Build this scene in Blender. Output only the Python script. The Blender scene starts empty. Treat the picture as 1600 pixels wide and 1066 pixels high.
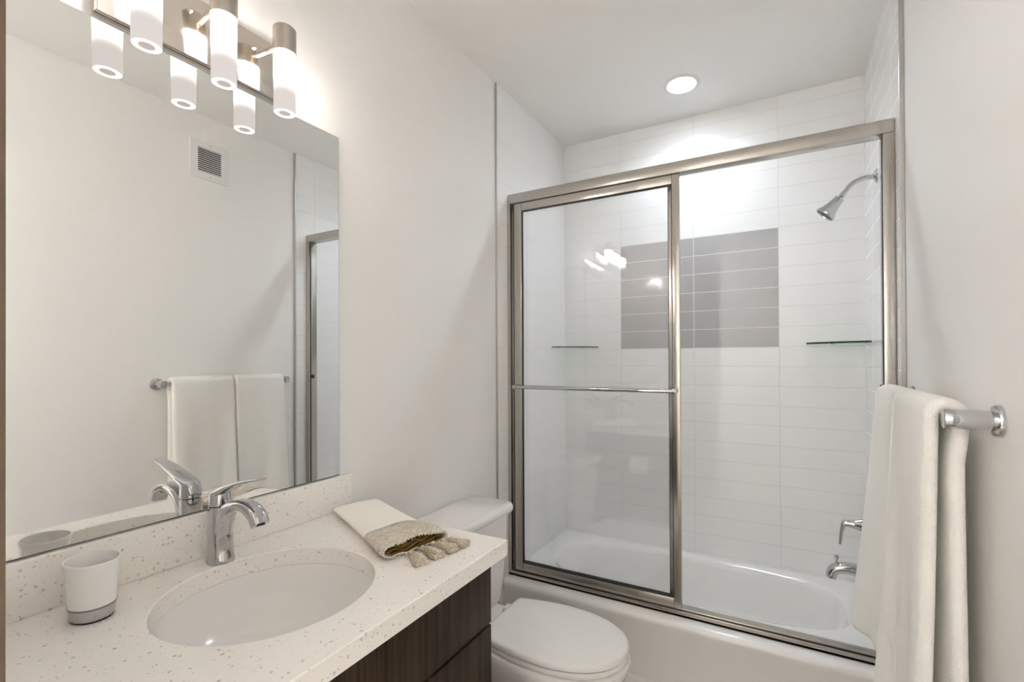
import bpy, bmesh, math, random
from mathutils import Vector, Matrix
random.seed(7)
sc = bpy.context.scene
col = sc.collection
PI = math.pi

# ------------------------------------------------------------------ camera
CZ = 1.37
YAW, PITCH, ROLL, FPX = 0.4924, 0.0047, 0.0048, 725.65
cam = bpy.data.objects.new('camera', bpy.data.cameras.new('camera'))
col.objects.link(cam)
fw = Vector((-math.sin(YAW), math.cos(YAW), 0)); rt = Vector((math.cos(YAW), math.sin(YAW), 0)); up = Vector((0, 0, 1))
fw2 = fw * math.cos(PITCH) + up * math.sin(PITCH); up2 = up * math.cos(PITCH) - fw * math.sin(PITCH)
r2 = rt * math.cos(ROLL) - up2 * math.sin(ROLL); u2 = rt * math.sin(ROLL) + up2 * math.cos(ROLL)
R = Matrix((r2, u2, -fw2)).transposed()
cam.matrix_world = Matrix.Translation((1.1863, -1.913, CZ)) @ R.to_4x4()
cam.data.sensor_fit = 'HORIZONTAL'; cam.data.sensor_width = 36.0
cam.data.lens = FPX * 36.0 / 1600.0
cam.data.shift_x = -37.0 / 1600.0; cam.data.shift_y = 24.7 / 1600.0
cam.data.clip_start = 0.01
sc.camera = cam

# ------------------------------------------------------------------ world, exposure
world = bpy.data.worlds.new('world'); sc.world = world; world.use_nodes = True
world.node_tree.nodes['Background'].inputs[0].default_value = (0.8, 0.85, 1, 1)
world.node_tree.nodes['Background'].inputs[1].default_value = 0.3
sc.view_settings.view_transform = 'Standard'; sc.view_settings.look = 'None'
sc.view_settings.exposure = 1.08; sc.view_settings.gamma = 1.0
sc.view_settings.use_curve_mapping = False
sc.cycles.use_denoising = True
sc.cycles.max_bounces = 16; sc.cycles.diffuse_bounces = 10; sc.cycles.glossy_bounces = 8
sc.cycles.transparent_max_bounces = 16; sc.cycles.sample_clamp_indirect = 25.0
TUBE_HOT, TUBE_COOL = 54.0, 0.36       # radiance of the vanity tubes at the top and at the bottom
SPOT = 122.0                           # radiance of the shower downlight lens
HALL_FILL = 215.0                            # radiance of the unseen fill light added in the hallway

# ------------------------------------------------------------------ helpers
ORG = {}
def link(o): col.objects.link(o); return o
def tag(o, label=None, cat=None, group=None, kind=None):
    if label: o['label'] = label
    if cat: o['category'] = cat
    if group: o['group'] = group
    if kind: o['kind'] = kind
    return o
def thing(name, loc, label, cat, group=None):
    o = link(bpy.data.objects.new(name, None)); o.location = loc; o.empty_display_size = .05
    ORG[o.name] = Vector(loc)
    return tag(o, label, cat, group)
def obj(name, bm, m, parent=None, smooth=35, label=None, org=None):
    bmesh.ops.recalc_face_normals(bm, faces=bm.faces[:])
    o0 = ORG[parent.name] if parent else Vector(org or (0, 0, 0))
    if o0.length: bmesh.ops.translate(bm, vec=-o0, verts=bm.verts[:])
    me = bpy.data.meshes.new(name); bm.to_mesh(me); bm.free()
    if smooth:
        for p in me.polygons: p.use_smooth = True
        me.set_sharp_from_angle(angle=math.radians(smooth))
    for x in (m if isinstance(m, (list, tuple)) else [m]): me.materials.append(x)
    o = link(bpy.data.objects.new(name, me))
    if parent: o.parent = parent
    else: o.location = o0
    ORG[o.name] = o0
    if label: o['label'] = label
    return o
def struct(name, bm, m, parent=None, smooth=0):
    o = obj(name, bm, m, parent, smooth)
    if not parent: o['kind'] = 'structure'
    return o
def B(): return bmesh.new()
def box(bm, x0, x1, y0, y1, z0, z1, bev=0, seg=2):
    r = bmesh.ops.create_cube(bm, size=1)
    vs = r['verts']
    for v in vs:
        v.co = Vector((x0 + (v.co.x + .5) * (x1 - x0), y0 + (v.co.y + .5) * (y1 - y0), z0 + (v.co.z + .5) * (z1 - z0)))
    if bev:
        es = list({e for v in vs for e in v.link_edges})
        bmesh.ops.bevel(bm, geom=es, offset=bev, segments=seg, profile=.5, affect='EDGES')
    return bm
def frame_of(d):
    d = Vector(d).normalized()
    a = Vector((0, 0, 1)) if abs(d.z) < .9 else Vector((1, 0, 0))
    u = a.cross(d).normalized(); return u, d.cross(u).normalized(), d
def loft(bm, rings, cap0=True, cap1=True, closed=True):
    R_ = [[bm.verts.new(p) for p in r] for r in rings]
    n = len(R_[0])
    for a, b in zip(R_, R_[1:]):
        for i in range(n if closed else n - 1):
            j = (i + 1) % n
            bm.faces.new((a[i], a[j], b[j], b[i]))
    if cap0: bm.faces.new(R_[0][::-1])
    if cap1: bm.faces.new(R_[-1])
    return bm
def lathe(bm, prof, org, d=(0, 0, 1), n=48, cap0=True, cap1=True):
    """prof: (radius, distance along d)"""
    u, v, w = frame_of(d); org = Vector(org)
    rings = []
    for r, h in prof:
        r = max(r, 1e-5)
        rings.append([org + w * h + (u * math.cos(2 * PI * i / n) + v * math.sin(2 * PI * i / n)) * r for i in range(n)])
    return loft(bm, rings, cap0, cap1)
def cyl(bm, a, b, r, n=32, bev=0.0):
    a = Vector(a); b = Vector(b); L = (b - a).length
    p = [(r, 0), (r, L)] if not bev else [(r - bev, 0), (r - bev * .3, bev * .3), (r, bev), (r, L - bev), (r - bev * .3, L - bev * .3), (r - bev, L)]
    return lathe(bm, p, a, b - a, n)
def catmull(pts, k=8):
    P = [Vector(p) for p in pts]; P = [P[0] * 2 - P[1]] + P + [P[-1] * 2 - P[-2]]
    out = []
    for i in range(1, len(P) - 2):
        for j in range(k):
            t = j / k; a, b, c, d = P[i - 1:i + 3]
            out.append(.5 * ((2 * b) + (c - a) * t + (2 * a - 5 * b + 4 * c - d) * t * t + (3 * b - a - 3 * c + d) * t ** 3))
    out.append(P[-2]); return out
def sweep(bm, path, rx, ry=None, side=None, n=24, sq=2.0, cap=True):
    """sweep a superellipse section along path. rx: half width along `side`, ry: half width across. lists or numbers"""
    path = [Vector(p) for p in path]; N = len(path)
    g = lambda a, i: a[i] if isinstance(a, (list, tuple)) else a
    if ry is None: ry = rx
    rings = []
    pu = None
    for i, p in enumerate(path):
        t = (path[min(i + 1, N - 1)] - path[max(i - 1, 0)]).normalized()
        if side is not None: u = Vector(side)
        else: u = pu if pu is not None else frame_of(t)[0]
        u = (u - t * u.dot(t)).normalized(); v = t.cross(u); pu = u
        ring = []
        for k in range(n):
            a = 2 * PI * k / n; c, s = math.cos(a), math.sin(a)
            cc = math.copysign(abs(c) ** (2 / sq), c); ss = math.copysign(abs(s) ** (2 / sq), s)
            ring.append(p + u * cc * g(rx, i) + v * ss * g(ry, i))
        rings.append(ring)
    return loft(bm, rings, cap, cap)
def lerp_list(ctrl, n):
    out = []
    for i in range(n):
        t = i / (n - 1) * (len(ctrl) - 1); k = min(int(t), len(ctrl) - 2); f = t - k
        out.append(ctrl[k] * (1 - f) + ctrl[k + 1] * f)
    return out
def sellipse(cx, cy, rx, ry, z, n=64, p=2.0):
    r = []
    for k in range(n):
        a = 2 * PI * k / n; c, s = math.cos(a), math.sin(a)
        r.append(Vector((cx + math.copysign(abs(c) ** (2 / p), c) * rx, cy + math.copysign(abs(s) ** (2 / p), s) * ry, z)))
    return r
def rrect(x0, x1, y0, y1, z, r, n=8):
    out = []
    for cx, cy, a0 in ((x1 - r, y1 - r, 0), (x0 + r, y1 - r, 90), (x0 + r, y0 + r, 180), (x1 - r, y0 + r, 270)):
        for i in range(n + 1):
            a = math.radians(a0 + 90 * i / n); out.append(Vector((cx + r * math.cos(a), cy + r * math.sin(a), z)))
    return out

# ------------------------------------------------------------------ materials
def mat(name, base=(.8, .8, .8), rough=.5, metal=0.0, **kw):
    m = bpy.data.materials.new(name); m.use_nodes = True
    b = m.node_tree.nodes['Principled BSDF']
    b.inputs['Base Color'].default_value = (*base, 1); b.inputs['Roughness'].default_value = rough; b.inputs['Metallic'].default_value = metal
    for k, v in kw.items(): b.inputs[k.replace('_', ' ')].default_value = v
    return m
def N(m, t, **kw):
    n = m.node_tree.nodes.new(t)
    for k, v in kw.items(): setattr(n, k, v)
    return n
def L(m, a, b): m.node_tree.links.new(a, b)
def bsdf(m): return m.node_tree.nodes['Principled BSDF']
def math_node(m, op, a, b=None):
    n = N(m, 'ShaderNodeMath', operation=op)
    for i, v in enumerate((a, b)):
        if v is None: continue
        if hasattr(v, 'node'): L(m, v, n.inputs[i])
        else: n.inputs[i].default_value = v
    return n.outputs[0]
def noise_bump(m, scale, strength, dist=.001, detail=3):
    t = N(m, 'ShaderNodeNewGeometry'); n = N(m, 'ShaderNodeTexNoise'); n.inputs['Scale'].default_value = scale; n.inputs['Detail'].default_value = detail
    L(m, t.outputs['Position'], n.inputs['Vector'])
    b = N(m, 'ShaderNodeBump'); b.inputs['Strength'].default_value = strength; b.inputs['Distance'].default_value = dist
    L(m, n.outputs['Fac'], b.inputs['Height']); L(m, b.outputs[0], bsdf(m).inputs['Normal'])
    return n
def maprange(m, v, a, b, c=0.0, d=1.0, smooth=True):
    n = N(m, 'ShaderNodeMapRange'); n.interpolation_type = 'SMOOTHSTEP' if smooth else 'LINEAR'
    L(m, v, n.inputs[0])
    for i, x in enumerate((a, b, c, d)): n.inputs[i + 1].default_value = x
    return n.outputs[0]
def mixcol(m, f, a, b):
    n = N(m, 'ShaderNodeMix', data_type='RGBA')
    if hasattr(f, 'node'): L(m, f, n.inputs[0])
    else: n.inputs[0].default_value = f
    for i, v in ((6, a), (7, b)):
        if hasattr(v, 'node'): L(m, v, n.inputs[i])
        else: n.inputs[i].default_value = (*v, 1)
    return n.outputs[2]

M_paint = mat('wall_paint', (.835, .820, .803), .55); noise_bump(M_paint, 220, .12, .0015)
M_ceil = mat('ceiling_paint', (.85, .838, .82), .7); noise_bump(M_ceil, 160, .10, .001)
M_floor = mat('floor_tile', (.42, .37, .31), .4); noise_bump(M_floor, 40, .1)
M_jamb = mat('jamb_paint', (.13, .092, .055), .6); noise_bump(M_jamb, 90, .2, .001)
M_hall = mat('hall_paint', (.74, .73, .71), .7)

ROW, TW, ZR = .0981, .40195, 1.4244
def tile_mat(name, axis, u0, base, grout, rough=.07):
    m = mat(name, base, rough, Specular_IOR_Level=.5)
    g = N(m, 'ShaderNodeNewGeometry'); s = N(m, 'ShaderNodeSeparateXYZ'); L(m, g.outputs['Position'], s.inputs[0])
    pu = math_node(m, 'PINGPONG', math_node(m, 'SUBTRACT', s.outputs[axis], u0), TW / 2)
    pv = math_node(m, 'PINGPONG', math_node(m, 'SUBTRACT', s.outputs[2], ZR), ROW / 2)
    d = math_node(m, 'MINIMUM', pu, pv)
    k = maprange(m, d, .0011, .0019)
    L(m, mixcol(m, k, grout, base), bsdf(m).inputs['Base Color'])
    L(m, maprange(m, d, .0011, .0019, .7, rough), bsdf(m).inputs['Roughness'])
    h = maprange(m, d, .0008, .0042)
    nz = N(m, 'ShaderNodeTexNoise'); nz.inputs['Scale'].default_value = 9; L(m, g.outputs['Position'], nz.inputs['Vector'])
    hh = math_node(m, 'ADD', h, math_node(m, 'MULTIPLY', nz.outputs['Fac'], .2))
    b = N(m, 'ShaderNodeBump'); b.inputs['Strength'].default_value = .25; b.inputs['Distance'].default_value = .0012
    L(m, hh, b.inputs['Height']); L(m, b.outputs[0], bsdf(m).inputs['Normal'])
    return m
WHT, GRT = (.875, .872, .872), (.73, .725, .72)
M_tile_x = tile_mat('white_tile_back', 0, .3587, WHT, GRT)
M_tile_y = tile_mat('white_tile_side', 1, .6675 - .2, WHT, GRT)
M_accent = tile_mat('grey_tile', 0, .3587, (.46, .445, .445), (.80, .79, .78), .09)

M_chrome = mat('chrome', (.57, .57, .58), .06, 1.0)
M_nickel = mat('satin_nickel', (.53, .50, .46), .24, 1.0)
n_ = noise_bump(M_nickel, 60, .02, .0005)
M_capnickel = mat('brushed_nickel_cap', (.50, .46, .41), .3, 1.0)
M_plate = mat('polished_nickel', (.74, .69, .63), .08, 1.0)
M_dark = mat('black_rubber', (.012, .012, .012), .5)
M_mirror = mat('mirror_silver', (.90, .905, .895), 0.0, 1.0)
M_mirroredge = mat('mirror_edge', (.20, .22, .21), .2, .6)
M_porc = mat('white_porcelain', (.86, .845, .83), .10, Coat_Weight=.3)
M_seat = mat('toilet_seat_plastic', (.86, .845, .83), .05)
M_tub = mat('white_enamel', (.87, .86, .85), .13, Coat_Weight=.3)
M_sink = mat('sink_porcelain', (.84, .82, .80), .15)
M_cup = mat('cup_ceramic', (.86, .845, .825), .25)
M_plastic = mat('white_plastic', (.78, .775, .76), .4)
M_ventdark = mat('vent_dark', (.07, .07, .07), .8)
M_trim = mat('edge_trim_metal', (.55, .54, .52), .3, 1.0)
M_paper = mat('tissue_paper', (.82, .81, .79), .9)

def quartz():
    m = mat('speckled_quartz', (.86, .825, .78), .22)
    g = N(m, 'ShaderNodeNewGeometry')
    nz = N(m, 'ShaderNodeTexNoise'); nz.inputs['Scale'].default_value = 160; L(m, g.outputs['Position'], nz.inputs['Vector'])
    def vm(op, a, b):
        n = N(m, 'ShaderNodeVectorMath', operation=op)
        for i, v in enumerate((a, b)):
            if hasattr(v, 'node'): L(m, v, n.inputs[i])
            else: n.inputs[i].default_value = v
        return n.outputs[0]
    p = vm('ADD', g.outputs['Position'], vm('MULTIPLY', nz.outputs['Color'], (.005, .005, .005)))
    base = (.86, .825, .78)
    c = base
    for sc_, thr, rad, colr in ((115, .66, .33, (.33, .265, .20)), (200, .55, .32, (.50, .43, .36)), (85, .86, .24, (.18, .14, .10)), (120, .6, .3, (.88, .86, .82))):
        v = N(m, 'ShaderNodeTexVoronoi'); v.inputs['Scale'].default_value = sc_
        q = N(m, 'ShaderNodeVectorMath', operation='ADD'); L(m, p, q.inputs[0]); q.inputs[1].default_value = (sc_ * .37, .1, .2)
        L(m, q.outputs[0], v.inputs['Vector'])
        s = N(m, 'ShaderNodeSeparateColor'); L(m, v.outputs['Color'], s.inputs[0])
        keep = math_node(m, 'GREATER_THAN', s.outputs[0], thr)
        size = math_node(m, 'MULTIPLY', s.outputs[1], rad)
        spot = math_node(m, 'MULTIPLY', keep, math_node(m, 'LESS_THAN', v.outputs['Distance'], size))
        c = mixcol(m, math_node(m, 'MULTIPLY', spot, .5), c, colr)
    L(m, c, bsdf(m).inputs['Base Color'])
    return m
M_quartz = quartz()

def wood():
    m = mat('espresso_wood', (.03, .02, .013), .45, Specular_IOR_Level=.22)
    g = N(m, 'ShaderNodeNewGeometry'); mp = N(m, 'ShaderNodeMapping'); mp.inputs['Scale'].default_value = (90, 90, 2.2)
    L(m, g.outputs['Position'], mp.inputs[0])
    n = N(m, 'ShaderNodeTexNoise'); n.inputs['Scale'].default_value = 1; n.inputs['Detail'].default_value = 6; L(m, mp.outputs[0], n.inputs['Vector'])
    k = maprange(m, n.outputs['Fac'], .3, .72)
    L(m, mixcol(m, k, (.012, .0065, .0035), (.050, .030, .0165)), bsdf(m).inputs['Base Color'])
    b = N(m, 'ShaderNodeBump'); b.inputs['Strength'].default_value = .15; b.inputs['Distance'].default_value = .0005
    L(m, n.outputs['Fac'], b.inputs['Height']); L(m, b.outputs[0], bsdf(m).inputs['Normal'])
    return m
M_wood = wood()

def glass(name, tint, ior=1.5):
    m = bpy.data.materials.new(name); m.use_nodes = True; nt = m.node_tree; nt.nodes.clear()
    o = nt.nodes.new('ShaderNodeOutputMaterial'); mx = nt.nodes.new('ShaderNodeMixShader'); f = nt.nodes.new('ShaderNodeFresnel'); g0 = nt.nodes.new('ShaderNodeNewGeometry'); mr = nt.nodes.new('ShaderNodeMapRange'); mr.inputs[3].default_value = ior; mr.inputs[4].default_value = 1 / ior; nt.links.new(g0.outputs['Backfacing'], mr.inputs[0]); nt.links.new(mr.outputs[0], f.inputs['IOR'])
    t = nt.nodes.new('ShaderNodeBsdfTransparent'); t.inputs[0].default_value = (*tint, 1)
    g = nt.nodes.new('ShaderNodeBsdfGlossy'); g.inputs['Roughness'].default_value = 0.0
    nt.links.new(f.outputs[0], mx.inputs[0]); nt.links.new(t.outputs[0], mx.inputs[1]); nt.links.new(g.outputs[0], mx.inputs[2]); nt.links.new(mx.outputs[0], o.inputs[0])
    return m
M_glass = glass('door_glass', (1, 1, 1), 1.6)
M_shelfglass = glass('shelf_glass', (.86, .95, .90))
M_shelfedge = mat('shelf_glass_edge', (.004, .03, .016), .1)

def fabric(name, base, scale, strength, dist, rough=.95):
    m = mat(name, base, rough, Sheen_Weight=.25); noise_bump(m, scale, strength, dist, 4); return m
M_terry = fabric('white_terry', (.87, .85, .81), 300, .6, .004)
M_linen = fabric('cream_cotton', (.90, .86, .785), 260, .25, .001)
def satin():
    m = mat('champagne_satin', (.56, .47, .365), .34, .25)
    n = noise_bump(m, 90, .5, .002); L(m, mixcol(m, maprange(m, n.outputs['Fac'], .4, .62), (.56, .475, .375), (.69, .61, .51)), bsdf(m).inputs['Base Color'])
    return m
M_satin = satin()
M_gold = mat('golden_lining', (.33, .20, .065), .4, .2)
M_lace = mat('beaded_lace', (.74, .69, .62), .3, .2)
def thread():
    m = mat('tassel_thread', (.5, .41, .30), .6)
    n = noise_bump(m, 400, .5, .001); L(m, mixcol(m, maprange(m, n.outputs['Fac'], .38, .62), (.44, .35, .245), (.78, .71, .61)), bsdf(m).inputs['Base Color'])
    return m
M_thread = thread()

def emit(name, colr, s):
    m = bpy.data.materials.new(name); m.use_nodes = True; nt = m.node_tree; nt.nodes.clear()
    o = nt.nodes.new('ShaderNodeOutputMaterial'); e = nt.nodes.new('ShaderNodeEmission'); e.inputs[0].default_value = (*colr, 1); e.inputs[1].default_value = s
    nt.links.new(e.outputs[0], o.inputs[0]); return m
M_spot = emit('downlight_lens', (.80, .91, 1.0), SPOT)
M_hallfill = emit('hall_fill_emitter', (.975, .985, 1.0), HALL_FILL)
ZT0, ZT1 = 1.985, 2.132
def tube_mat():
    m = emit('frosted_tube', (1, .915, .85), 1); nt = m.node_tree
    e = [n for n in nt.nodes if n.type == 'EMISSION'][0]
    g = N(m, 'ShaderNodeNewGeometry'); s = N(m, 'ShaderNodeSeparateXYZ'); L(m, g.outputs['Position'], s.inputs[0])
    t = maprange(m, s.outputs[2], ZT0, ZT1, 0, 1, False)
    p = math_node(m, 'POWER', maprange(m, t, .25, 1.0, 0, 1, False), 3.2)
    L(m, math_node(m, 'ADD', math_node(m, 'MULTIPLY', p, TUBE_HOT), TUBE_COOL), e.inputs[1])
    return m
M_tube = tube_mat()
M_tubering = emit('tube_rim_glow', (1, .93, .85), 1.2)
M_tubehole = emit('tube_inside_glow', (.80, .70, .60), .34)

# ------------------------------------------------------------------ room
W, YB, H = 1.524, .6675, 2.663
TL, TR = .006, W - .0113            # tile faces
YT_L, YT_R = -.0877, -.0656         # where the tiles stop
ZRIM = .333
YF0, YF1 = -1.90, -1.777            # wall with the doorway
fl = struct('floor', box(B(), -.5, 2.3, -3.3, .8, -.1, 0), M_floor)
LX, LY, LR = .765, .342, .066
bm = B()
angs = sorted(set([2 * PI * i / 64 for i in range(64)] + [math.atan2(cy_ - LY, cx_ - LX) % (2 * PI) for cx_ in (-.5, 2.3) for cy_ in (-3.3, .8)]))
def _rect(a):
    c, s_ = math.cos(a), math.sin(a)
    k = min(x for x in ([((2.3 if c > 0 else -.5) - LX) / c] if abs(c) > 1e-9 else []) + ([((.8 if s_ > 0 else -3.3) - LY) / s_] if abs(s_) > 1e-9 else []))
    return (LX + c * k, LY + s_ * k)
_h = [(LX + LR * math.cos(a), LY + LR * math.sin(a)) for a in angs]; _r = [_rect(a) for a in angs]
loft(bm, [[Vector((*p, H + .1)) for p in _h], [Vector((*p, H)) for p in _h], [Vector((*p, H)) for p in _r], [Vector((*p, H + .1)) for p in _r], [Vector((*p, H + .1)) for p in _h]], False, False)
bmesh.ops.remove_doubles(bm, verts=bm.verts[:], dist=1e-6)
ce = struct('ceiling', bm, M_ceil)
wl = struct('wall_left', box(B(), -.1, 0, YF0, .8, 0, H), M_paint)
wr = struct('wall_right', box(B(), W, W + .1, YF0, .8, 0, H), M_paint)
wb = struct('wall_back', box(B(), 0, W, YB + .01, .8, 0, H), M_paint)
struct('tile_panel', box(B(), 0, TL, YT_L, YB, 0, H), M_tile_y, wl)
struct('tile_panel', box(B(), TR, W, YT_R, YB, 0, H), M_tile_y, wr)
struct('tile_panel', box(B(), TL, TR, YB, YB + .01, 0, H), M_tile_x, wb)
struct('accent_tile_panel', box(B(), .3587, 1.1625, YB - .0008, YB + .004, 1.4244, 2.0131), M_accent, wb)['label'] = 'grey accent tiles'
bm = B(); box(bm, -.1, .580, YF0, YF1, 0, H); box(bm, 1.42, W + .1, YF0, YF1, 0, H); 
struct('wall_front', bm, M_paint)
struct('trim_1', box(B(), .580, .598, YF0 - .01, YF1, 0, H), M_jamb)
struct('trim_2', box(B(), 1.402, 1.42, YF0 - .01, YF1, 0, H), M_jamb)
struct('trim_3', box(B(), 0, .009, YT_L - .007, YT_L, 0, H, .002), M_trim)
struct('trim_4', box(B(), TR - .003, W, YT_R - .010, YT_R, 0, H, .002), M_trim)
struct('wall_hall_left', box(B(), -.5, -.4, -3.3, YF0, 0, H), M_hall)
struct('wall_hall_right', box(B(), 2.2, 2.3, -3.3, YF0, 0, H), M_hall)
struct('wall_hall_back', box(B(), -.4, 2.2, -3.3, -3.2, 0, H), M_hall)
bm = B(); box(bm, -.4, -.1, YF0, YF0 + .05, 0, H); box(bm, W + .1, 2.2, YF0, YF0 + .05, 0, H)
struct('wall_hall_front', bm, M_hall)

# ------------------------------------------------------------------ downlight and added hall fill
def downlight():
    t = thing('recessed_light', (LX, LY, H), 'round recessed ceiling light shining above the bathtub', 'ceiling light')
    bm = B(); lathe(bm, [(.0615, .050), (.063, -.003), (.066, -.0055), (.078, -.005), (.085, -.0006)], (LX, LY, H), n=64, cap0=False, cap1=False); obj('trim_ring', bm, M_plastic, t)
    bm = B(); lathe(bm, [(.0614, .040), (.0614, .044)], (LX, LY, H), n=64); obj('lens', bm, M_spot, t)
downlight()
def hall_fill_light():  # added fill source, out of view, its bounce softly brightens the bathroom
    x, y = -.2, -2.25
    t = thing('added_fill_light', (x, y, H), 'unseen round fill light added out in the hallway behind the doorway', 'fill light')
    bm = B(); lathe(bm, [(.155, -.0005), (.16, -.008), (.16, -.025), (.15, -.03)], (x, y, H), n=64, cap1=False); obj('base_ring', bm, M_plastic, t)
    bm = B(); lathe(bm, [(.149, -.028), (.135, -.042), (.10, -.054), (.05, -.062), (0, -.064)], (x, y, H), n=64, cap0=False); obj('diffuser', bm, M_hallfill, t)
hall_fill_light()

# ------------------------------------------------------------------ bathtub
def tub():
    t = thing('bathtub', (.76, .3, 0), 'white alcove bathtub under the framed sliding glass doors', 'bathtub')
    x0, x1, y0, y1 = TL + .001, TR - .001, -.05, YB - .001
    n = 15
    rings = []
    def outer(z, dy, r=.004): return rrect(x0, x1, y0 + dy, y1, z, r, n)
    cx, cy = .762, .3715
    def inner(z, rx, ry, sx=0, p=3.2):
        K = 4 * (n + 1); out = []
        # pair each outer vertex with a basin vertex at the same polar angle
        ref = rrect(x0, x1, y0, y1, z, .004, n)
        per = []
        for i, q in enumerate(ref):
            c = i // (n + 1); f = (i % (n + 1)) / n
            a = math.radians(c * 90 + 6 + 78 * f) if True else 0
            a = math.radians(c * 90 + 90 * (i % (n + 1) + .5) / (n + 1))
            cc, ss = math.cos(a), math.sin(a)
            out.append(Vector((cx + sx + math.copysign(abs(cc) ** (2 / p), cc) * rx, cy + math.copysign(abs(ss) ** (2 / p), ss) * ry, z)))
        return out
    rings.append(outer(.0, .012)); rings.append(outer(.052, .012)); rings.append(outer(.06, .02)); rings.append(outer(.066, .022))
    rings.append(outer(ZRIM - .04, .006)); rings.append(outer(ZRIM - .024, .0)); rings.append(outer(ZRIM - .012, .003)); rings.append(outer(ZRIM - .004, .010)); rings.append(outer(ZRIM, .022, .004))
    for z, rx, ry, sx in ((ZRIM, .668, .262, 0), (ZRIM - .003, .657, .252, 0), (ZRIM - .012, .645, .242, 0), (ZRIM - .03, .636, .236, .004), (.24, .615, .224, .012), (.16, .59, .21, .02), (.1, .555, .19, .03), (.07, .50, .16, .035), (.06, .40, .12, .04)):
        rings.append(inner(z, rx, ry, sx))
    bm = B(); loft(bm, rings, False, True)
    obj('tub_shell', bm, M_tub, t, 50)
    bm = B(); d = Vector((-1, 0, .12)); lathe(bm, [(.036, 0), (.036, .004), (.03, .009), (.0, .010)], (1.404, .30, .235), d, 40); obj('overflow_plate', bm, M_chrome, t)
    bm = B(); lathe(bm, [(.03, 0), (.03, .004), (.02, .006), (0, .006)], (1.14, .3715, .059), (0, 0, 1), 32); obj('drain', bm, M_chrome, t)
tub()

# ------------------------------------------------------------------ sliding shower doors
def shower_doors():
    t = thing('shower_enclosure', (.76, .02, ZRIM), 'satin nickel frame of the sliding shower doors fixed on the bathtub rim', 'shower door')
    Z0, Z1 = ZRIM + .0005, 2.165
    xl, xr = TL + .0005, TR - .0005
    bm = B(); box(bm, xl, xr, 0, .055, Z1 - .047, Z1, .004); obj('header_rail', bm, M_nickel, t)
    bm = B(); box(bm, xl, xr, 0, .05, Z0, Z0 + .012, .002); box(bm, xl, xr, 0, .004, Z0, Z0 + .024, .001); box(bm, xl, xr, .012, .05, Z0 + .01, Z0 + .030, .002); obj('bottom_track', bm, M_nickel, t)
    for a, b, c, d in ((xl, xl + .017, xl, xl + .006), (xr - .034, xr, xr - .006, xr)):
        bm = B()
        if a == xl:
            box(bm, a, b, 0, .004, Z0 + .024, Z1 - .047); box(bm, c, d, .004, .055, Z0 + .031, Z1 - .047)
            box(bm, a, b, .051, .055, Z0 + .031, Z1 - .047)
        else:
            box(bm, a, b, 0, .055, Z0 + .031, Z1 - .047, .003)
        obj('side_jamb', bm, M_nickel, t)
    bm = B(); box(bm, xr - .0345, xr - .040, .012, .03, 1.255, 1.275, .002); obj('bumper', bm, M_dark, t)
    bm = B(); box(bm, xr - .0342, xr - .0362, .006, .012, Z0 + .035, Z1 - .05); obj('jamb_seal', bm, M_dark, t)
def door(name, x0, x1, y0, y1, z0, z1, sl, sr, top, bot, label, bar):
    t = thing(name, ((x0 + x1) / 2, (y0 + y1) / 2, z0), label, 'shower door', 'sliding shower door panels')
    bm = B(); box(bm, x0, x0 + sl, y0, y1, z0, z1, .0025); obj('stile', bm, M_nickel, t)
    bm = B(); box(bm, x1 - sr, x1, y0, y1, z0, z1, .0025); obj('stile', bm, M_nickel, t)
    bm = B(); box(bm, x0 + sl, x1 - sr, y0, y1, z1 - top, z1, .0025); obj('top_rail', bm, M_nickel, t)
    bm = B(); box(bm, x0 + sl, x1 - sr, y0, y1, z0, z0 + bot, .0025); obj('bottom_rail', bm, M_nickel, t)
    ym = (y0 + y1) / 2
    bm = B(); box(bm, x0 + sl - .003, x1 - sr + .003, ym - .0025, ym + .0025, z0 + bot - .003, z1 - top + .003); obj('glass_pane', bm, M_glass, t, 0)
    bm = B()
    g = .0035
    for a in ((x0 + sl, x0 + sl + g, z0 + bot, z1 - top), (x1 - sr - g * .6, x1 - sr, z0 + bot, z1 - top), (x0 + sl, x1 - sr, z1 - top - g, z1 - top), (x0 + sl, x1 - sr, z0 + bot, z0 + bot + g)):
        box(bm, a[0], a[1], ym - .0045, ym + .0045, a[2], a[3])
    obj('glazing_seal', bm, M_dark, t, 0)
    if bar:
        zb = 1.239; yb = y0 - .04
        bm = B(); cyl(bm, (x0 + .02, yb, zb), (x1 - .012, yb, zb), .0085, 24, .002); obj('towel_rail', bm, M_chrome, t)
        for x in (x0 + .022, x1 - .018):
            bm = B(); cyl(bm, (x, y0 - .0005, zb), (x, yb - .006, zb), .0105, 24, .002); obj('rail_bracket', bm, M_chrome, t)
    return t
shower_doors()
door('shower_door', .041, .8158, .0062, .0205, ZRIM + .032, 2.116, .042, .0305, .038, .036, 'front sliding glass door with a chrome towel rail, over the bath', True)
door('shower_door', .0135, .800, .0285, .0435, ZRIM + .032, 2.116, .03, .034, .032, .032, 'rear sliding glass door tucked behind the one with the rail', False)

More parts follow.
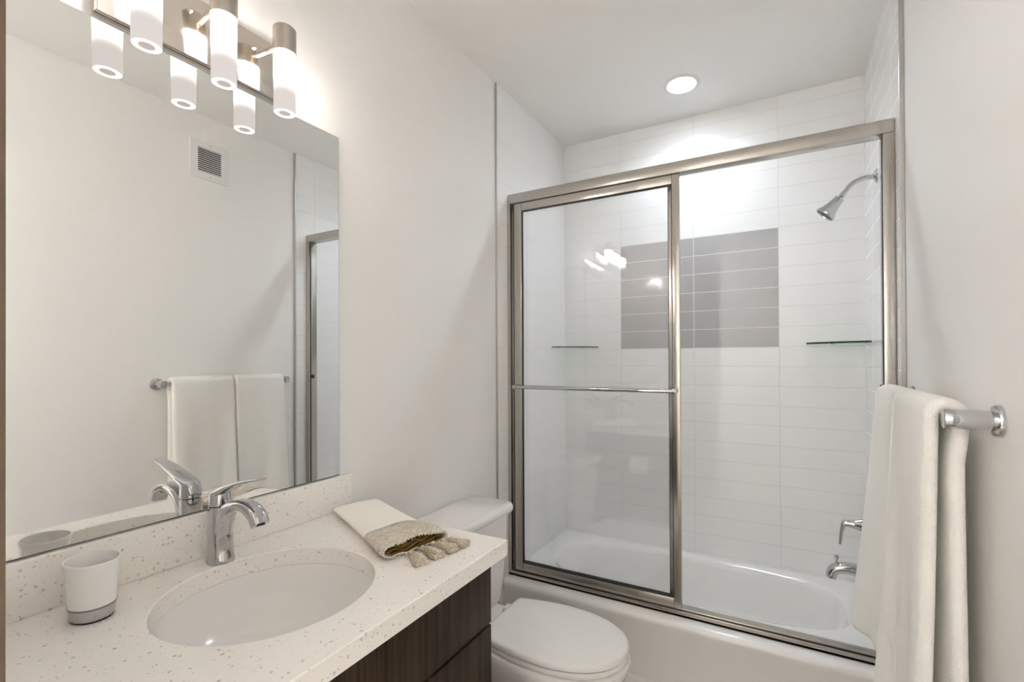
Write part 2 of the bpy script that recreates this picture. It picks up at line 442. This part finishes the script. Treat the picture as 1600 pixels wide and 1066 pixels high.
# ------------------------------------------------------------------ glass corner shelves
def shelf(cx, cy, sx, label, rx, ry):
    z = 1.434
    bm = B(); n = 20
    pts = [Vector((cx, cy, 0))] + [Vector((cx + sx * rx * math.cos(PI / 2 * i / n) ** .9, cy - ry * math.sin(PI / 2 * i / n) ** .9, 0)) for i in range(n + 1)]
    # gently bowed front between the two walls
    pts = [Vector((cx, cy, 0))]
    for i in range(n + 1):
        f = i / n; b = .022 * math.sin(PI * f)
        pts.append(Vector((cx + sx * (rx * (1 - f) + b), cy - ry * f - b, 0)))
    lo = [bm.verts.new(p + Vector((0, 0, z))) for p in pts]; hi = [bm.verts.new(p + Vector((0, 0, z + .008))) for p in pts]
    bm.faces.new(lo[::-1]); bm.faces.new(hi)
    k = len(pts)
    for i in range(k):
        f = bm.faces.new((lo[i], lo[(i + 1) % k], hi[(i + 1) % k], hi[i]))
        f.material_index = 1 if 0 < i < k - 1 else 0
    t = thing('corner_shelf', (cx, cy, z), label, 'shelf', 'glass corner shelves in the shower')
    obj('glass_plate', bm, [M_shelfglass, M_shelfedge], t, 0)
    for q in ((cx + sx * rx * .55, cy - .006, z + .004), (cx + sx * .006, cy - ry * .55, z + .004)):
        bm = B(); lathe(bm, [(.0, -.006), (.007, -.006), (.008, 0), (.007, .007), (0, .008)], q, (0, 0, 1), 20); obj('shelf_clip', bm, M_chrome, t)
shelf(TL, YB, 1, 'clear glass corner shelf on the tiles behind the sliding doors', .215, .185)
shelf(TR, YB, -1, 'clear glass corner shelf on the tiles below the shower head', .235, .165)

# ------------------------------------------------------------------ shower head, valve, spout
YV = .3363
def shower_head():
    zf = 2.086
    t = thing('shower_sprayer', (TR, YV, zf), 'chrome shower head on a bent arm from the tiled wall', 'shower head')
    bm = B(); lathe(bm, [(.028, 0), (.028, .003), (.022, .009), (.012, .013), (.012, .016)], (TR, YV, zf), (-1, 0, 0), 36); obj('flange', bm, M_chrome, t)
    P = catmull([(TR - .002, YV, zf), (TR - .05, YV, zf - .002), (TR - .085, YV, zf - .018), (TR - .113, YV, zf - .052)], 10)
    bm = B(); sweep(bm, P, .0098, n=20); obj('shower_arm', bm, M_chrome, t)
    a = Vector((TR - .113, YV, zf - .052)); d = Vector((-.052, 0, -.066)).normalized()
    bm = B(); lathe(bm, [(.0115, -.004), (.0115, .012), (.009, .015), (.009, .02)], a, d, 24); obj('ball_joint', bm, M_chrome, t)
    a2 = a + d * .018; d2 = Vector((-.06, 0, -.07)).normalized()
    bm = B(); lathe(bm, [(.010, 0), (.0185, .003), (.020, .02), (.0245, .04), (.031, .062), (.0365, .072), (.0395, .078), (.0385, .084), (.034, .084), (.033, .078)], a2, d2, 40, True, False); obj('bell', bm, M_chrome, t)
    bm = B(); lathe(bm, [(.0335, .078), (.0335, .080), (.0, .081)], a2, d2, 40); obj('spray_face', bm, mat('spray_face_grey', (.07, .07, .075), .4), t, label='dark grey spray face')
shower_head()
def valve():
    z = .70
    t = thing('shower_valve', (TR, YV, z), 'chrome lever shower valve on the tiled wall above the tub spout', 'valve')
    bm = B(); lathe(bm, [(.082, 0), (.082, .003), (.075, .009), (.045, .012), (.03, .014)], (TR, YV, z), (-1, 0, 0), 48); obj('escutcheon', bm, M_chrome, t)
    bm = B(); lathe(bm, [(.040, .010), (.036, .03), (.027, .055), (.020, .075), (.0155, .092), (.0140, .105), (.013, .119), (0, .121)], (TR, YV, z), (-1, 0, 0), 36); obj('hub', bm, M_chrome, t)
    P = catmull([(TR - .108, YV, z + .008), (TR - .120, YV, z - .004), (TR - .127, YV, z - .03), (TR - .131, YV, z - .06), (TR - .134, YV, z - .087)], 8)
    bm = B(); sweep(bm, P, lerp_list([.012, .0125, .0115, .0105, .009], len(P)), lerp_list([.011, .010, .0075, .0065, .005], len(P)), (0, 1, 0), 20, 2.6); obj('lever', bm, M_chrome, t)
valve()
def spout():
    z = .515
    t = thing('tub_spout', (TR, YV, z), 'chrome tub spout with a diverter knob low on the tiled wall', 'spout')
    P = catmull([(TR - .001, YV, z), (TR - .06, YV, z + .002), (TR - .11, YV, z + .004), (TR - .142, YV, z - .002), (TR - .16, YV, z - .018), (TR - .166, YV, z - .042)], 8)
    bm = B(); sweep(bm, P, lerp_list([.030, .027, .025, .024, .023, .022], len(P)), lerp_list([.030, .025, .022, .021, .020, .0185], len(P)), (0, 1, 0), 28, 2.5); obj('spout_body', bm, M_chrome, t)
    bm = B(); lathe(bm, [(.0045, 0), (.0045, .018), (.008, .024), (.0085, .034), (.006, .037), (0, .0375)], (TR - .148, YV, z + .014), (.05, 0, 1), 20); obj('diverter_knob', bm, M_chrome, t)
spout()

# ------------------------------------------------------------------ vanity, countertop, sink, faucet
ZC, YC, XC, TH = .9226, -.9303, .5774, .038
YV0 = YF1 + .003
def vanity():
    t = thing('vanity_cabinet', (.27, -1.37, 0), 'dark brown wood vanity cabinet under the speckled countertop', 'cabinet')
    y1 = -.963
    bm = B(); 
    zt = ZC - TH - .0008
    box(bm, .002, .528, y1 - .018, y1, .09, zt); box(bm, .002, .528, YV0, YV0 + .018, .09, zt); box(bm, .002, .014, YV0 + .018, y1 - .018, .09, zt)
    box(bm, .014, .528, YV0 + .018, y1 - .018, .09, .108); box(bm, .515, .528, YV0 + .018, y1 - .018, .108, zt); box(bm, .002, .47, YV0, y1, 0, .09); obj('body', bm, M_wood, t, 0)
    for z0, z1 in ((.7285, ZC - TH - .012), (.412, .7225), (.098, .406)):
        bm = B(); box(bm, .529, .55, YV0 + .002, y1, z0, z1, .0012); obj('drawer_front', bm, M_wood, t)
vanity()
SX, SY, SRX, SRY = .291, -1.349, .193, .190
def counter():
    t = thing('countertop', (.29, -1.35, ZC - TH), 'cream speckled quartz countertop on the dark wood vanity', 'countertop')
    x0, x1, y0, y1 = .0005, XC, YV0, YC
    angs = [2 * PI * i / 96 for i in range(96)]
    for cx, cy in ((x0, y0), (x1, y0), (x0, y1), (x1, y1)): angs.append(math.atan2(cy - SY, cx - SX) % (2 * PI))
    angs = sorted(set(round(a, 6) for a in angs))
    def rect(a, ins=0):
        c, s = math.cos(a), math.sin(a); ks = []
        if abs(c) > 1e-9: ks.append(((x1 - ins if c > 0 else x0 + ins) - SX) / c)
        if abs(s) > 1e-9: ks.append(((y1 - ins if s > 0 else y0 + ins) - SY) / s)
        k = min(x for x in ks if x > 0); return SX + c * k, SY + s * k
    def hole(a, d=0):
        c, s = math.cos(a), math.sin(a); k = 1 / math.sqrt((c / (SRX + d)) ** 2 + (s / (SRY + d)) ** 2); return SX + c * k, SY + s * k
    z1, z0, b = ZC, ZC - TH, .002
    rings = [[Vector((*hole(a), z0)) for a in angs], [Vector((*hole(a), z1 - b)) for a in angs], [Vector((*hole(a, b), z1)) for a in angs],
             [Vector((*rect(a, b), z1)) for a in angs], [Vector((*rect(a), z1 - b)) for a in angs], [Vector((*rect(a), z0)) for a in angs]]
    rings.append(rings[0])
    bm = B(); loft(bm, rings, False, False); bmesh.ops.remove_doubles(bm, verts=bm.verts[:], dist=1e-6)
    obj('slab', bm, M_quartz, t, 30)
    bm = B(); box(bm, .0005, .020, YV0, YC + .001, ZC + .0003, 1.0230, .0015); obj('backsplash', bm, M_quartz, t)
counter()
def sink():
    zt = ZC - TH - .0006
    t = thing('sink', (SX, SY, zt), 'white undermount sink basin in the speckled countertop', 'sink')
    rings = []
    for d, z in ((.012, zt - .012), (.012, zt), (-.0005, zt), (-.001, zt - .012), (-.004, zt - .035), (-.012, zt - .065), (-.028, zt - .092), (-.06, zt - .113), (-.105, zt - .124), (-.16, zt - .127)):
        rings.append(sellipse(SX, SY, SRX + d, SRY + d, z, 72))
    bm = B(); loft(bm, rings, False, True); obj('basin', bm, M_sink, t, 60)
    bm = B(); lathe(bm, [(.026, 0), (.026, .003), (.02, .005), (0, .004)], (SX, SY, zt - .127), (0, 0, 1), 32); obj('drain', bm, M_chrome, t)
sink()
def faucet():
    x, y = .070, -1.330
    t = thing('faucet', (x, y, ZC), 'chrome single lever faucet standing behind the sink', 'faucet')
    bm = B()
    rings = []
    for h, rx, ry, ox in ((.0005, .0290, .0255, .002), (.004, .0290, .0255, .002), (.012, .0275, .0245, .001), (.04, .0255, .0232, .0), (.08, .0238, .0222, -.001), (.115, .0228, .0215, -.002), (.1235, .0225, .0212, -.002)):
        rings.append(sellipse(x + ox, y, rx, ry, ZC + h, 40, 2.3))
    loft(bm, rings); obj('body', bm, M_chrome, t, 50)
    P = catmull([(x + .012, y, ZC + .040), (x + .018, y, ZC + .085), (x + .034, y, ZC + .118), (x + .066, y, ZC + .135), (x + .103, y, ZC + .137), (x + .135, y, ZC + .124), (x + .150, y, ZC + .104)], 8)
    bm = B(); sweep(bm, P, lerp_list([.0155, .018, .019, .0185, .018, .018, .0178], len(P)), lerp_list([.008, .012, .012, .010, .0105, .012, .0125], len(P)), (0, 1, 0), 28, 3.0); obj('spout', bm, M_chrome, t, 50)
    bm = B(); cyl(bm, (x + .1496, y, ZC + .107), (x + .1503, y, ZC + .1033), .0085, 24); obj('aerator', bm, M_dark, t)
    bm = B(); rings = []
    for h, r, ox in ((.1245, .0195, -.002), (.1255, .0218, -.002), (.13, .022, -.002), (.15, .0205, -.0015), (.16, .0175, 0), (.166, .010, .002)):
        rings.append(sellipse(x + ox, y, r, r, ZC + h, 36, 2.2))
    loft(bm, rings); obj('handle_hub', bm, M_chrome, t, 50)
    P = catmull([(x - .024, y, ZC + .134), (x - .004, y, ZC + .152), (x + .035, y, ZC + .168), (x + .08, y, ZC + .183), (x + .125, y, ZC + .194), (x + .155, y, ZC + .1995)], 8)
    bm = B(); sweep(bm, P, lerp_list([.012, .020, .0205, .018, .0145, .011], len(P)), lerp_list([.004, .012, .0085, .0048, .0032, .0022], len(P)), (0, 1, 0), 24, 2.8); obj('lever', bm, M_chrome, t, 50)
faucet()

# ------------------------------------------------------------------ mirror
def mirror():
    z0, z1, y0, y1 = 1.0245, 2.0398, YV0 + .002, -.9614
    t = thing('wall_mirror', (.003, (y0 + y1) / 2, z0), 'frameless wall mirror standing on the speckled backsplash', 'mirror')
    bm = B(); box(bm, .0005, .0050, y0, y1, z0, z1); obj('mirror_backing', bm, M_mirroredge, t, 0)
    bm = B(); box(bm, .0051, .0062, y0 + .001, y1 - .0015, z0 + .0025, z1 - .001); obj('silvered_glass', bm, M_mirror, t, 0)
mirror()

# ------------------------------------------------------------------ vanity light
def vanity_light():
    ys = (-1.474, -1.332, -1.190); X = .092
    t = thing('vanity_light', (.0, ys[1], 2.05), 'three lamp polished nickel vanity light above the mirror', 'wall light')
    bm = B(); box(bm, .0005, .026, -1.528, -1.136, 2.047, 2.187, .003); obj('back_plate', bm, M_plate, t)
    for y in ys:
        bm = B(); cyl(bm, (.0265, y, 2.160), (X - .024, y, 2.160), .007, 20); obj('arm', bm, M_capnickel, t)
        bm = B(); lathe(bm, [(.0, .063), (.0235, .063), (.0262, .060), (.0265, .057), (.0265, .0), (.0265, -.002), (.0, -.002)], (X, y, 2.134), (0, 0, 1), 40); cp = obj('socket_cap', bm, M_capnickel, t)
        bm = B(); lathe(bm, [(.0245, ZT1), (.0245, ZT0 + .002), (.0235, ZT0)], (X, y, 0), (0, 0, 1), 40, True, False); obj('glass_tube', bm, M_tube, t)
        bm = B(); lathe(bm, [(.0235, ZT0), (.0135, ZT0)], (X, y, 0), (0, 0, 1), 40, False, False); obj('tube_rim', bm, M_tubering, t)
        bm = B(); lathe(bm, [(.0134, ZT0), (.0134, ZT0 + .03)], (X, y, 0), (0, 0, 1), 32, False, True); obj('tube_bore', bm, M_tubehole, t)
        for q in (-.035, .035):
            bm = B(); lathe(bm, [(.0045, 0), (.0045, .003), (.002, .005), (0, .005)], (.0262, y + q, 2.150), (1, 0, 0), 16); obj('screw', bm, M_chrome, t)
vanity_light()

# ------------------------------------------------------------------ cup
def cup():
    x, y = .112, -1.562
    t = thing('tumbler', (x, y, ZC), 'white oval ceramic tumbler with a chrome base on the countertop', 'cup')
    def s(z, a, b): return [Vector((x + .001 + q.x * 1, y + q.y, ZC + z)) for q in sellipse(0, 0, a, b, 0, 56)]
    bm = B(); loft(bm, [s(.024, .0375, .0315), s(.03, .0378, .0318), (s(.06, .0400, .0335)), s(.085, .0425, .0352), s(.096, .0440, .0365), s(.0995, .0447, .0372), s(.1015, .0443, .0368), s(.1013, .0420, .0345), s(.097, .0408, .0335), s(.06, .036, .0300), s(.02, .033, .027)], False, True); obj('ceramic_body', bm, M_cup, t, 50)
    bm = B(); loft(bm, [s(.0035, .0345, .0288), s(.006, .0358, .030), s(.0235, .0374, .0314)]); obj('chrome_base', bm, M_chrome, t, 50)
    bm = B(); loft(bm, [s(.0225, .0378, .0318), s(.024, .0382, .0322), s(.0255, .0380, .0320)], False, False); obj('base_band', bm, mat('dark_chrome', (.28, .27, .26), .15, 1), t)
    bm = B(); loft(bm, [s(.0003, .0335, .028), s(.0036, .0345, .0288)]); obj('foot_pad', bm, M_dark, t)
cup()

# ------------------------------------------------------------------ folded hand towel with tassels
def hand_towel():
    O = Vector((.055, -.950, ZC + .0006)); U = Vector((.943, -.333, 0)).normalized(); V = Vector((.333, .943, 0)).normalized(); Z = Vector((0, 0, 1))
    t = thing('hand_towel', (.2, -1.0, ZC), 'folded cream hand towel with a champagne tasselled end on the countertop', 'towel')
    P = lambda u, v, z: O + U * u + V * v + Z * z
    def ring(u, hw, z0, z1, n=36, p=3.2, wob=0.0, dv=0.0):
        out = []
        for k in range(n):
            a = 2 * PI * k / n; c, s = math.cos(a), math.sin(a)
            cc = math.copysign(abs(c) ** (2 / p), c); ss = math.copysign(abs(s) ** (2 / p), s)
            zz = (z0 + z1) / 2 + ss * (z1 - z0) / 2
            zz += wob * math.sin(cc * 5.5 + .7) * (1 if ss > 0 else .15)
            out.append(P(u, dv + cc * hw, max(zz, .0002)))
        return out
    bm = B(); rs = []
    for u, hw, z0, z1, dv in ((-.002, .058, .013, .015, .003), (.0, .064, .009, .020, .003), (.012, .067, .0075, .0255, .003), (.05, .0675, .005, .0275, .002), (.10, .068, .002, .0285, .0), (.16, .069, .0003, .029, -.002), (.22, .071, .0002, .0295, -.005), (.27, .0735, .0002, .0315, -.007), (.30, .075, .0002, .033, -.008), (.31, .074, .001, .031, -.008)):
        rs.append(ring(u, hw, z0, z1, dv=dv, p=2.8))
    loft(bm, rs); obj('cotton_fold', bm, M_linen, t, 60)
    bm = B(); rs = []
    for u, hw, z0, z1 in ((.284, .0765, .0002, .0345), (.287, .0785, .0002, .0368), (.31, .080, .0002, .038), (.335, .0815, .0002, .040), (.36, .082, .0002, .040), (.38, .082, .0002, .0385), (.394, .081, .0002, .036), (.396, .078, .002, .0335), (.385, .076, .003, .0325), (.36, .074, .004, .03)):
        rs.append(ring(u, hw, z0, z1, dv=-.008, p=2.5, wob=.0018))
    loft(bm, rs, False, True); obj('satin_band', bm, M_satin, t, 60, label='champagne satin band')
    # golden folds showing in the open end
    for k, (z, amp, ph, hw) in enumerate(((.008, .0025, 0, .066), (.015, .004, 1.3, .070), (.0225, .0035, 2.4, .066))):
        bm = B(); g = []
        for j in range(8):
            row = []
            for i in range(34):
                f = i / 33 * 2 - 1
                row.append(P(.365 + j * .0042 + .002 * math.sin(i * .9 + k), -.008 + f * hw, z + amp * math.sin(f * 8 + ph) * (j / 7) + .002 * math.sin(f * 3)))
            g.append(row)
        top = [[p + Z * .0014 for p in r] for r in g]
        loft(bm, [a + b[::-1] for a, b in zip(g, top)]); obj('golden_fold', bm, M_gold, t, 70, label='golden brown satin fold')
    # lace edging of small beads around the open end
    bm = B()
    for row, (u, dr) in enumerate(((.366, .0014), (.373, .0014), (.380, .001), (.387, .0008), (.394, .0), (.400, -.0006))):
        rg = ring(u, .0822 + dr, .0002, .0385 + dr - row * .0008, 90, 2.5, .0018, -.008)
        for i, p in enumerate(rg):
            if p.z - O.z < .0025 and row != 5: continue
            q = p + U * random.uniform(-.002, .002) + Z * random.uniform(-.0008, .0008); q.z = max(q.z, ZC + .0028)
            r = random.uniform(.0016, .0027)
            bmesh.ops.create_icosphere(bm, subdivisions=1, radius=r, matrix=Matrix.Translation(q))
    obj('lace_edge', bm, M_lace, t, 80, label='beaded lace edge')
    # tassels lying on the stone
    kn = [(.437, -1.117), (.441, -1.083), (.4455, -1.052), (.453, -1.024)]
    en = [(.492, -1.145), (.503, -1.098), (.511, -1.056), (.517, -1.016)]
    for i, ((kx, ky), (ex, ey)) in enumerate(zip(kn, en)):
        a = Vector((kx, ky, ZC + .0085)); b = Vector((ex, ey, ZC + .0075)); d = (b - a).normalized(); Ln = (b - a).length
        bm = B(); n = 40; u_, v_, w_ = frame_of(d); u_ = d.cross(Z).normalized(); v_ = Z
        rs = []
        for h, r, fz in ((-.007, .002, 1), (-.005, .0055, 1), (0, .0068, 1), (.004, .0058, 1), (.0065, .0042, 1), (.009, .0058, .95), (.016, .0090, .9), (.03, .0115, .8), (Ln * .8, .0135, .7), (Ln, .0145, .62)):
            ringp = []
            for q in range(n):
                an = 2 * PI * q / n; rr = r * (1 + (.16 if (q + i) % 2 else -.10) * (1 if h > .008 else .1)) * (1 + random.uniform(-.06, .06) * (h > .01))
                pt = a + d * (h + (random.uniform(-.003, .003) if h == Ln else 0)) + u_ * math.cos(an) * rr + v_ * math.sin(an) * rr * fz
                pt.z = max(pt.z, ZC + .0008); ringp.append(pt)
            rs.append(ringp)
        loft(bm, rs); o = obj('tassel', bm, M_thread, t, 50)
        c0 = P(.394, -.008 + (.06 - i * .040) * -1, .004); 
        bm = B(); sweep(bm, catmull([c0, (c0 + a) / 2 + Z * .004, a - d * .005], 6), .0014, n=8); obj('cord', bm, M_lace, o)
hand_towel()

# ------------------------------------------------------------------ towel bar and towels
BX, BZ, BY0, BY1 = 1.458, 1.2554, -.793, -.170
def towel_bar():
    t = thing('towel_bar', (W, (BY0 + BY1) / 2, BZ), 'chrome towel bar on the right wall holding two white towels', 'towel bar')
    bm = B(); cyl(bm, (BX, BY0 + .004, BZ), (BX, BY1 - .004, BZ), .0095, 24); obj('bar', bm, M_chrome, t)
    for y in (BY0, BY1):
        bm = B(); cyl(bm, (W - .006, y, BZ), (1.444, y, BZ), .0182, 40, .0025); p = obj('post', bm, M_chrome, t)
        bm = B(); lathe(bm, [(.029, .0005), (.029, .004), (.0275, .008), (.022, .010), (0, .010)], (W, y, BZ), (-1, 0, 0), 44); obj('flange', bm, M_chrome, t)
towel_bar()
def towel(y0, y1, zf, zb, flare0, flare1, seed, label, thick, w0, w1):
    rnd = random.Random(seed)
    ph = [rnd.uniform(0, 6) for _ in range(4)]
    R_ = .0095 + thick / 2 + .0008
    rr = thick * .62
    g = lambda d: math.sqrt(max(0.0, 1 - (1 - min(d / rr, 1)) ** 2))
    offs = [0.0003, .05, .18, .4, .7, 1.0]
    fs = [o * rr / (y1 - y0) for o in offs]; n = 26
    fr = fs + [fs[-1] + (1 - 2 * fs[-1]) * i / n for i in range(1, n)] + [1 - f for f in fs[::-1]]
    rows = []
    for f in fr:
        flare = flare0 + (flare1 - flare0) * f
        prof = []
        nb = 26
        for i in range(nb + 1):       # back fall, from the hem up
            s = (i / nb) ** 1.6 if i < nb else 1; z = zb + (BZ - zb) * s
            k = min(1, (BZ - z) / .10); k = k * k * (3 - 2 * k)
            prof.append((BX + R_ - k * .010 + .004 * (1 - s) + .0025 * math.sin(f * 9 + ph[0]) * (1 - s), z))
        for i in range(1, 12):
            a = PI * i / 12; prof.append((BX + R_ * math.cos(a), BZ + R_ * math.sin(a)))
        nf = 40
        for i in range(nf + 1):       # front fall, down to the hem
            s = 1 - (1 - i / nf) ** 1.5; z = BZ + (zf - BZ) * s
            w = s ** 1.3
            k = min(1, (BZ - z) / .10); k = k * k * (3 - 2 * k)
            x = BX - R_ - .001 * k - flare * w + (.010 * math.sin(f * 6.5 + ph[1] + s * .8) + .005 * math.sin(f * 15 + ph[2] + s)) * (.12 * k + .88 * w)
            prof.append((min(x, BX - R_ + .001 * k), z + .006 * math.sin(f * 5 + ph[3]) * w))
        # arc length from each hem
        Ls = [0]
        for a, b in zip(prof, prof[1:]): Ls.append(Ls[-1] + math.hypot(b[0] - a[0], b[1] - a[1]))
        dy = min(f, 1 - f) * (y1 - y0)
        up_, lo_ = [], []
        for i, (x, z) in enumerate(prof):
            p0 = prof[max(i - 1, 0)]; p1 = prof[min(i + 1, len(prof) - 1)]
            tx, tz = p1[0] - p0[0], p1[1] - p0[1]; l = math.hypot(tx, tz); nx, nz = tz / l, -tx / l
            h = thick / 2 * g(dy) * g(min(Ls[i], Ls[-1] - Ls[i]) + .0002)
            dz = max(0, BZ - z)
            y = y0 + (y1 - y0) * f + (1 - f) * w0 * dz ** 1.5 + f * w1 * dz ** 1.5
            up_.append(Vector((x + nx * h, y, z + nz * h))); lo_.append(Vector((x - nx * h, y, z - nz * h)))
        rows.append(up_ + lo_[::-1])
    bm = B(); loft(bm, rows, True, True)
    o = obj('bath_towel', bm, M_terry, None, 80, org=(BX, (y0 + y1) / 2, BZ))
    tag(o, label, 'towel', 'white towels on the towel bar')
towel(-.768, -.4785, .50, .52, .008, .040, 3, 'white terry towel on the bar next to the near post, hem lowest', .026, .004, -.012)
towel(-.4765, -.200, .575, .60, .020, .064, 5, 'white terry towel on the bar nearest the shower, its hem in view', .026, .006, -.02)

# ------------------------------------------------------------------ toilet
def toilet():
    cy = -.487
    t = thing('toilet', (.4, cy, 0), 'white two piece toilet with its lid closed beside the vanity', 'toilet')
    def plan(dx0, dx1, hw0, hw, z, xb=.27, xt=.744, n=60):
        """elongated outline with a straight back; xb back, xt tip"""
        xb += dx0; xt += dx1
        xm = xb + (xt - xb) * .46; out = []
        pts = []
        k = 22
        for i in range(k + 1):           # tip half, from +y round to -y
            a = PI / 2 - PI * i / k
            pts.append((xm + (xt - xm) * math.copysign(abs(math.cos(a)) ** .92, math.cos(a)), hw * math.copysign(abs(math.sin(a)) ** .95, math.sin(a))))
        side = []
        for i in range(1, 9):
            f = i / 9; side.append((xm + (xb + .018 - xm) * f, hw - (hw - hw0) * f ** 2))
        corner = []
        for i in range(6):
            a = PI / 2 * i / 5; corner.append((xb + .018 - .018 * math.sin(a), hw0 - .018 + .018 * math.cos(a)))
        left = side + corner
        pts += [(x, -y) for x, y in left] + [(x, y) for x, y in left[::-1]]
        return [Vector((x, cy + y, z)) for x, y in pts]
    # tank
    def tank(x0, x1, y0, y1, z, bow, r=.03):
        out = []
        for q in rrect(x0, x1, y0, y1, z, r, 8):
            f = (q.y - (y0 + y1) / 2) / ((y1 - y0) / 2)
            g = max(0, (q.x - x0) / (x1 - x0))
            out.append(Vector((q.x + bow * (1 - f * f) * g, q.y, z)))
        return out
    y0, y1 = -.668, -.306
    bm = B(); loft(bm, [tank(.02, .172, y0 + .02, y1 - .02, .405, .012), tank(.018, .180, y0 + .014, y1 - .014, .43, .014), tank(.015, .196, y0 + .006, y1 - .006, .60, .016), tank(.014, .203, y0 + .004, y1 - .004, .757, .016)]); obj('tank', bm, M_porc, t, 50)
    bm = B(); loft(bm, [tank(.010, .212, y0 - .002, y1 + .002, .7575, .014), tank(.007, .220, y0 - .007, y1 + .006, .763, .016), tank(.006, .223, y0 - .009, y1 + .008, .772, .017), tank(.006, .223, y0 - .009, y1 + .008, .784, .017), tank(.009, .219, y0 - .006, y1 + .005, .793, .016), tank(.016, .211, y0 + .001, y1 - .002, .797, .016, .025)]); obj('tank_lid', bm, M_porc, t, 50)
    bm = B(); cyl(bm, (.214, y0 + .05, .69), (.232, y0 + .05, .69), .012, 24, .002); sweep(bm, catmull([(.229, y0 + .05, .69), (.236, y0 + .075, .688), (.238, y0 + .115, .684)], 6), .0065, .004, (0, 0, 1), 16); obj('flush_lever', bm, M_chrome, t)
    # bowl and pedestal
    rs = []
    for z, a, b, h0, h in ((.0, .02, -.20, .085, .098), (.02, .02, -.20, .085, .098), (.035, .03, -.215, .08, .09), (.12, .03, -.235, .075, .086), (.20, .02, -.20, .085, .10), (.26, .0, -.13, .10, .125), (.32, -.01, -.05, .125, .155), (.36, -.01, -.006, .138, .17), (.385, -.01, .004, .142, .174), (.398, -.008, .004, .14, .173), (.403, -.003, -.004, .135, .167)):
        rs.append(plan(a, b, h0, h, z))
    bm = B(); loft(bm, rs); obj('bowl', bm, M_porc, t, 50)
    bm = B(); loft(bm, [rrect(.03, .32, cy - .10, cy + .10, .25, .03), rrect(.022, .32, cy - .125, cy + .125, .34, .03), rrect(.022, .32, cy - .128, cy + .128, .392, .03), rrect(.027, .315, cy - .123, cy + .123, .4035, .03)]); obj('deck', bm, M_porc, t, 50)
    bm = B(); loft(bm, [plan(.035, -.035, .10, .133, .4065), plan(.006, -.006, .132, .164, .4066), plan(.004, -.003, .134, .166, .41), plan(.004, -.003, .134, .166, .419), plan(.008, -.007, .13, .163, .424), plan(.035, -.035, .10, .133, .4241)]); obj('seat', bm, M_seat, t, 50)
    bm = B(); loft(bm, [plan(.035, -.035, .10, .133, .4284), plan(.006, -.006, .133, .165, .4285), plan(.0, .0, .138, .1690, .4315), plan(.0, .0, .138, .1690, .4405), plan(.003, -.003, .135, .166, .4465), plan(.010, -.010, .128, .159, .4485), plan(.028, -.032, .110, .138, .4502), plan(.055, -.065, .085, .106, .4518), plan(.09, -.11, .055, .066, .4528)]); obj('seat_lid', bm, M_seat, t, 50)
    for s in (-1, 1):
        bm = B(); box(bm, .236, .285, cy + s * .085 - .02, cy + s * .085 + .02, .404, .430, .006, 3); obj('hinge', bm, M_seat, t)
toilet()

# ------------------------------------------------------------------ toilet paper, vent
def paper():
    x, y, z = .385, -.898, .708
    t = thing('toilet_paper_roll', (x, y, z), 'white toilet paper roll on the side of the vanity, seen reflected in the shower glass', 'toilet paper')
    bm = B(); lathe(bm, [(.019, -.051), (.050, -.051), (.0515, -.0495), (.0515, .0495), (.050, .051), (.019, .051), (.019, -.051)], (x, y, z), (1, 0, 0), 48, False, False); obj('paper', bm, M_paper, t)
    h = thing('toilet_paper_holder', (x, -.962, z), 'chrome toilet paper holder on the side of the vanity behind the toilet', 'holder')
    bm = B(); cyl(bm, (x - .062, y, z), (x + .07, y, z), .008, 20); obj('rod', bm, M_chrome, h)
    bm = B(); sweep(bm, catmull([(x + .066, y, z), (x + .071, y - .02, z), (x + .071, -.962, z)], 6), .008, n=16); obj('bracket', bm, M_chrome, h)
    bm = B(); lathe(bm, [(.024, .0005), (.024, .006), (0, .008)], (x + .071, -.9628, z), (0, 1, 0), 32); obj('flange', bm, M_chrome, h)
paper()
def vent():
    y0, y1, z0, z1 = -.650, -.462, 2.327, 2.526
    t = thing('air_vent', (W, (y0 + y1) / 2, z0), 'white slatted air vent high on the right wall, seen in the mirror', 'vent')
    b = .036; x = W - .0005
    bm = B()
    for a in ((y0, y1, z1 - b, z1), (y0, y1, z0, z0 + b), (y0, y0 + b, z0 + b, z1 - b), (y1 - b, y1, z0 + b, z1 - b)): box(bm, x - .009, x, *a)
    obj('frame', bm, M_plastic, t, 0)
    bm = B(); box(bm, x - .001, x, y0 + b, y1 - b, z0 + b, z1 - b); obj('duct', bm, M_ventdark, t, 0)
    n = 12; hh = (z1 - z0 - 2 * b) / n
    bm = B()
    for i in range(n):
        zc = z0 + b + hh * (i + .5)
        v = [bm.verts.new(p) for p in ((x - .009, y0 + b, zc - hh * .26), (x - .002, y0 + b, zc + hh * .0), (x - .002, y1 - b, zc + hh * .0), (x - .009, y1 - b, zc - hh * .26),
                                       (x - .009, y0 + b, zc + hh * .10), (x - .002, y0 + b, zc + hh * .26), (x - .002, y1 - b, zc + hh * .26), (x - .009, y1 - b, zc + hh * .10))]
        for f in ((0, 1, 2, 3), (7, 6, 5, 4), (0, 4, 5, 1), (1, 5, 6, 2), (2, 6, 7, 3), (3, 7, 4, 0)): bm.faces.new([v[k] for k in f])
    obj('louvre', bm, M_plastic, t, 0)
    for z in (z0 + b * .45, z1 - b * .45):
        bm = B(); lathe(bm, [(.004, 0), (.003, .0015), (0, .002)], (x - .009, (y0 + y1) / 2, z), (-1, 0, 0), 14); obj('screw', bm, M_trim, t)
vent()
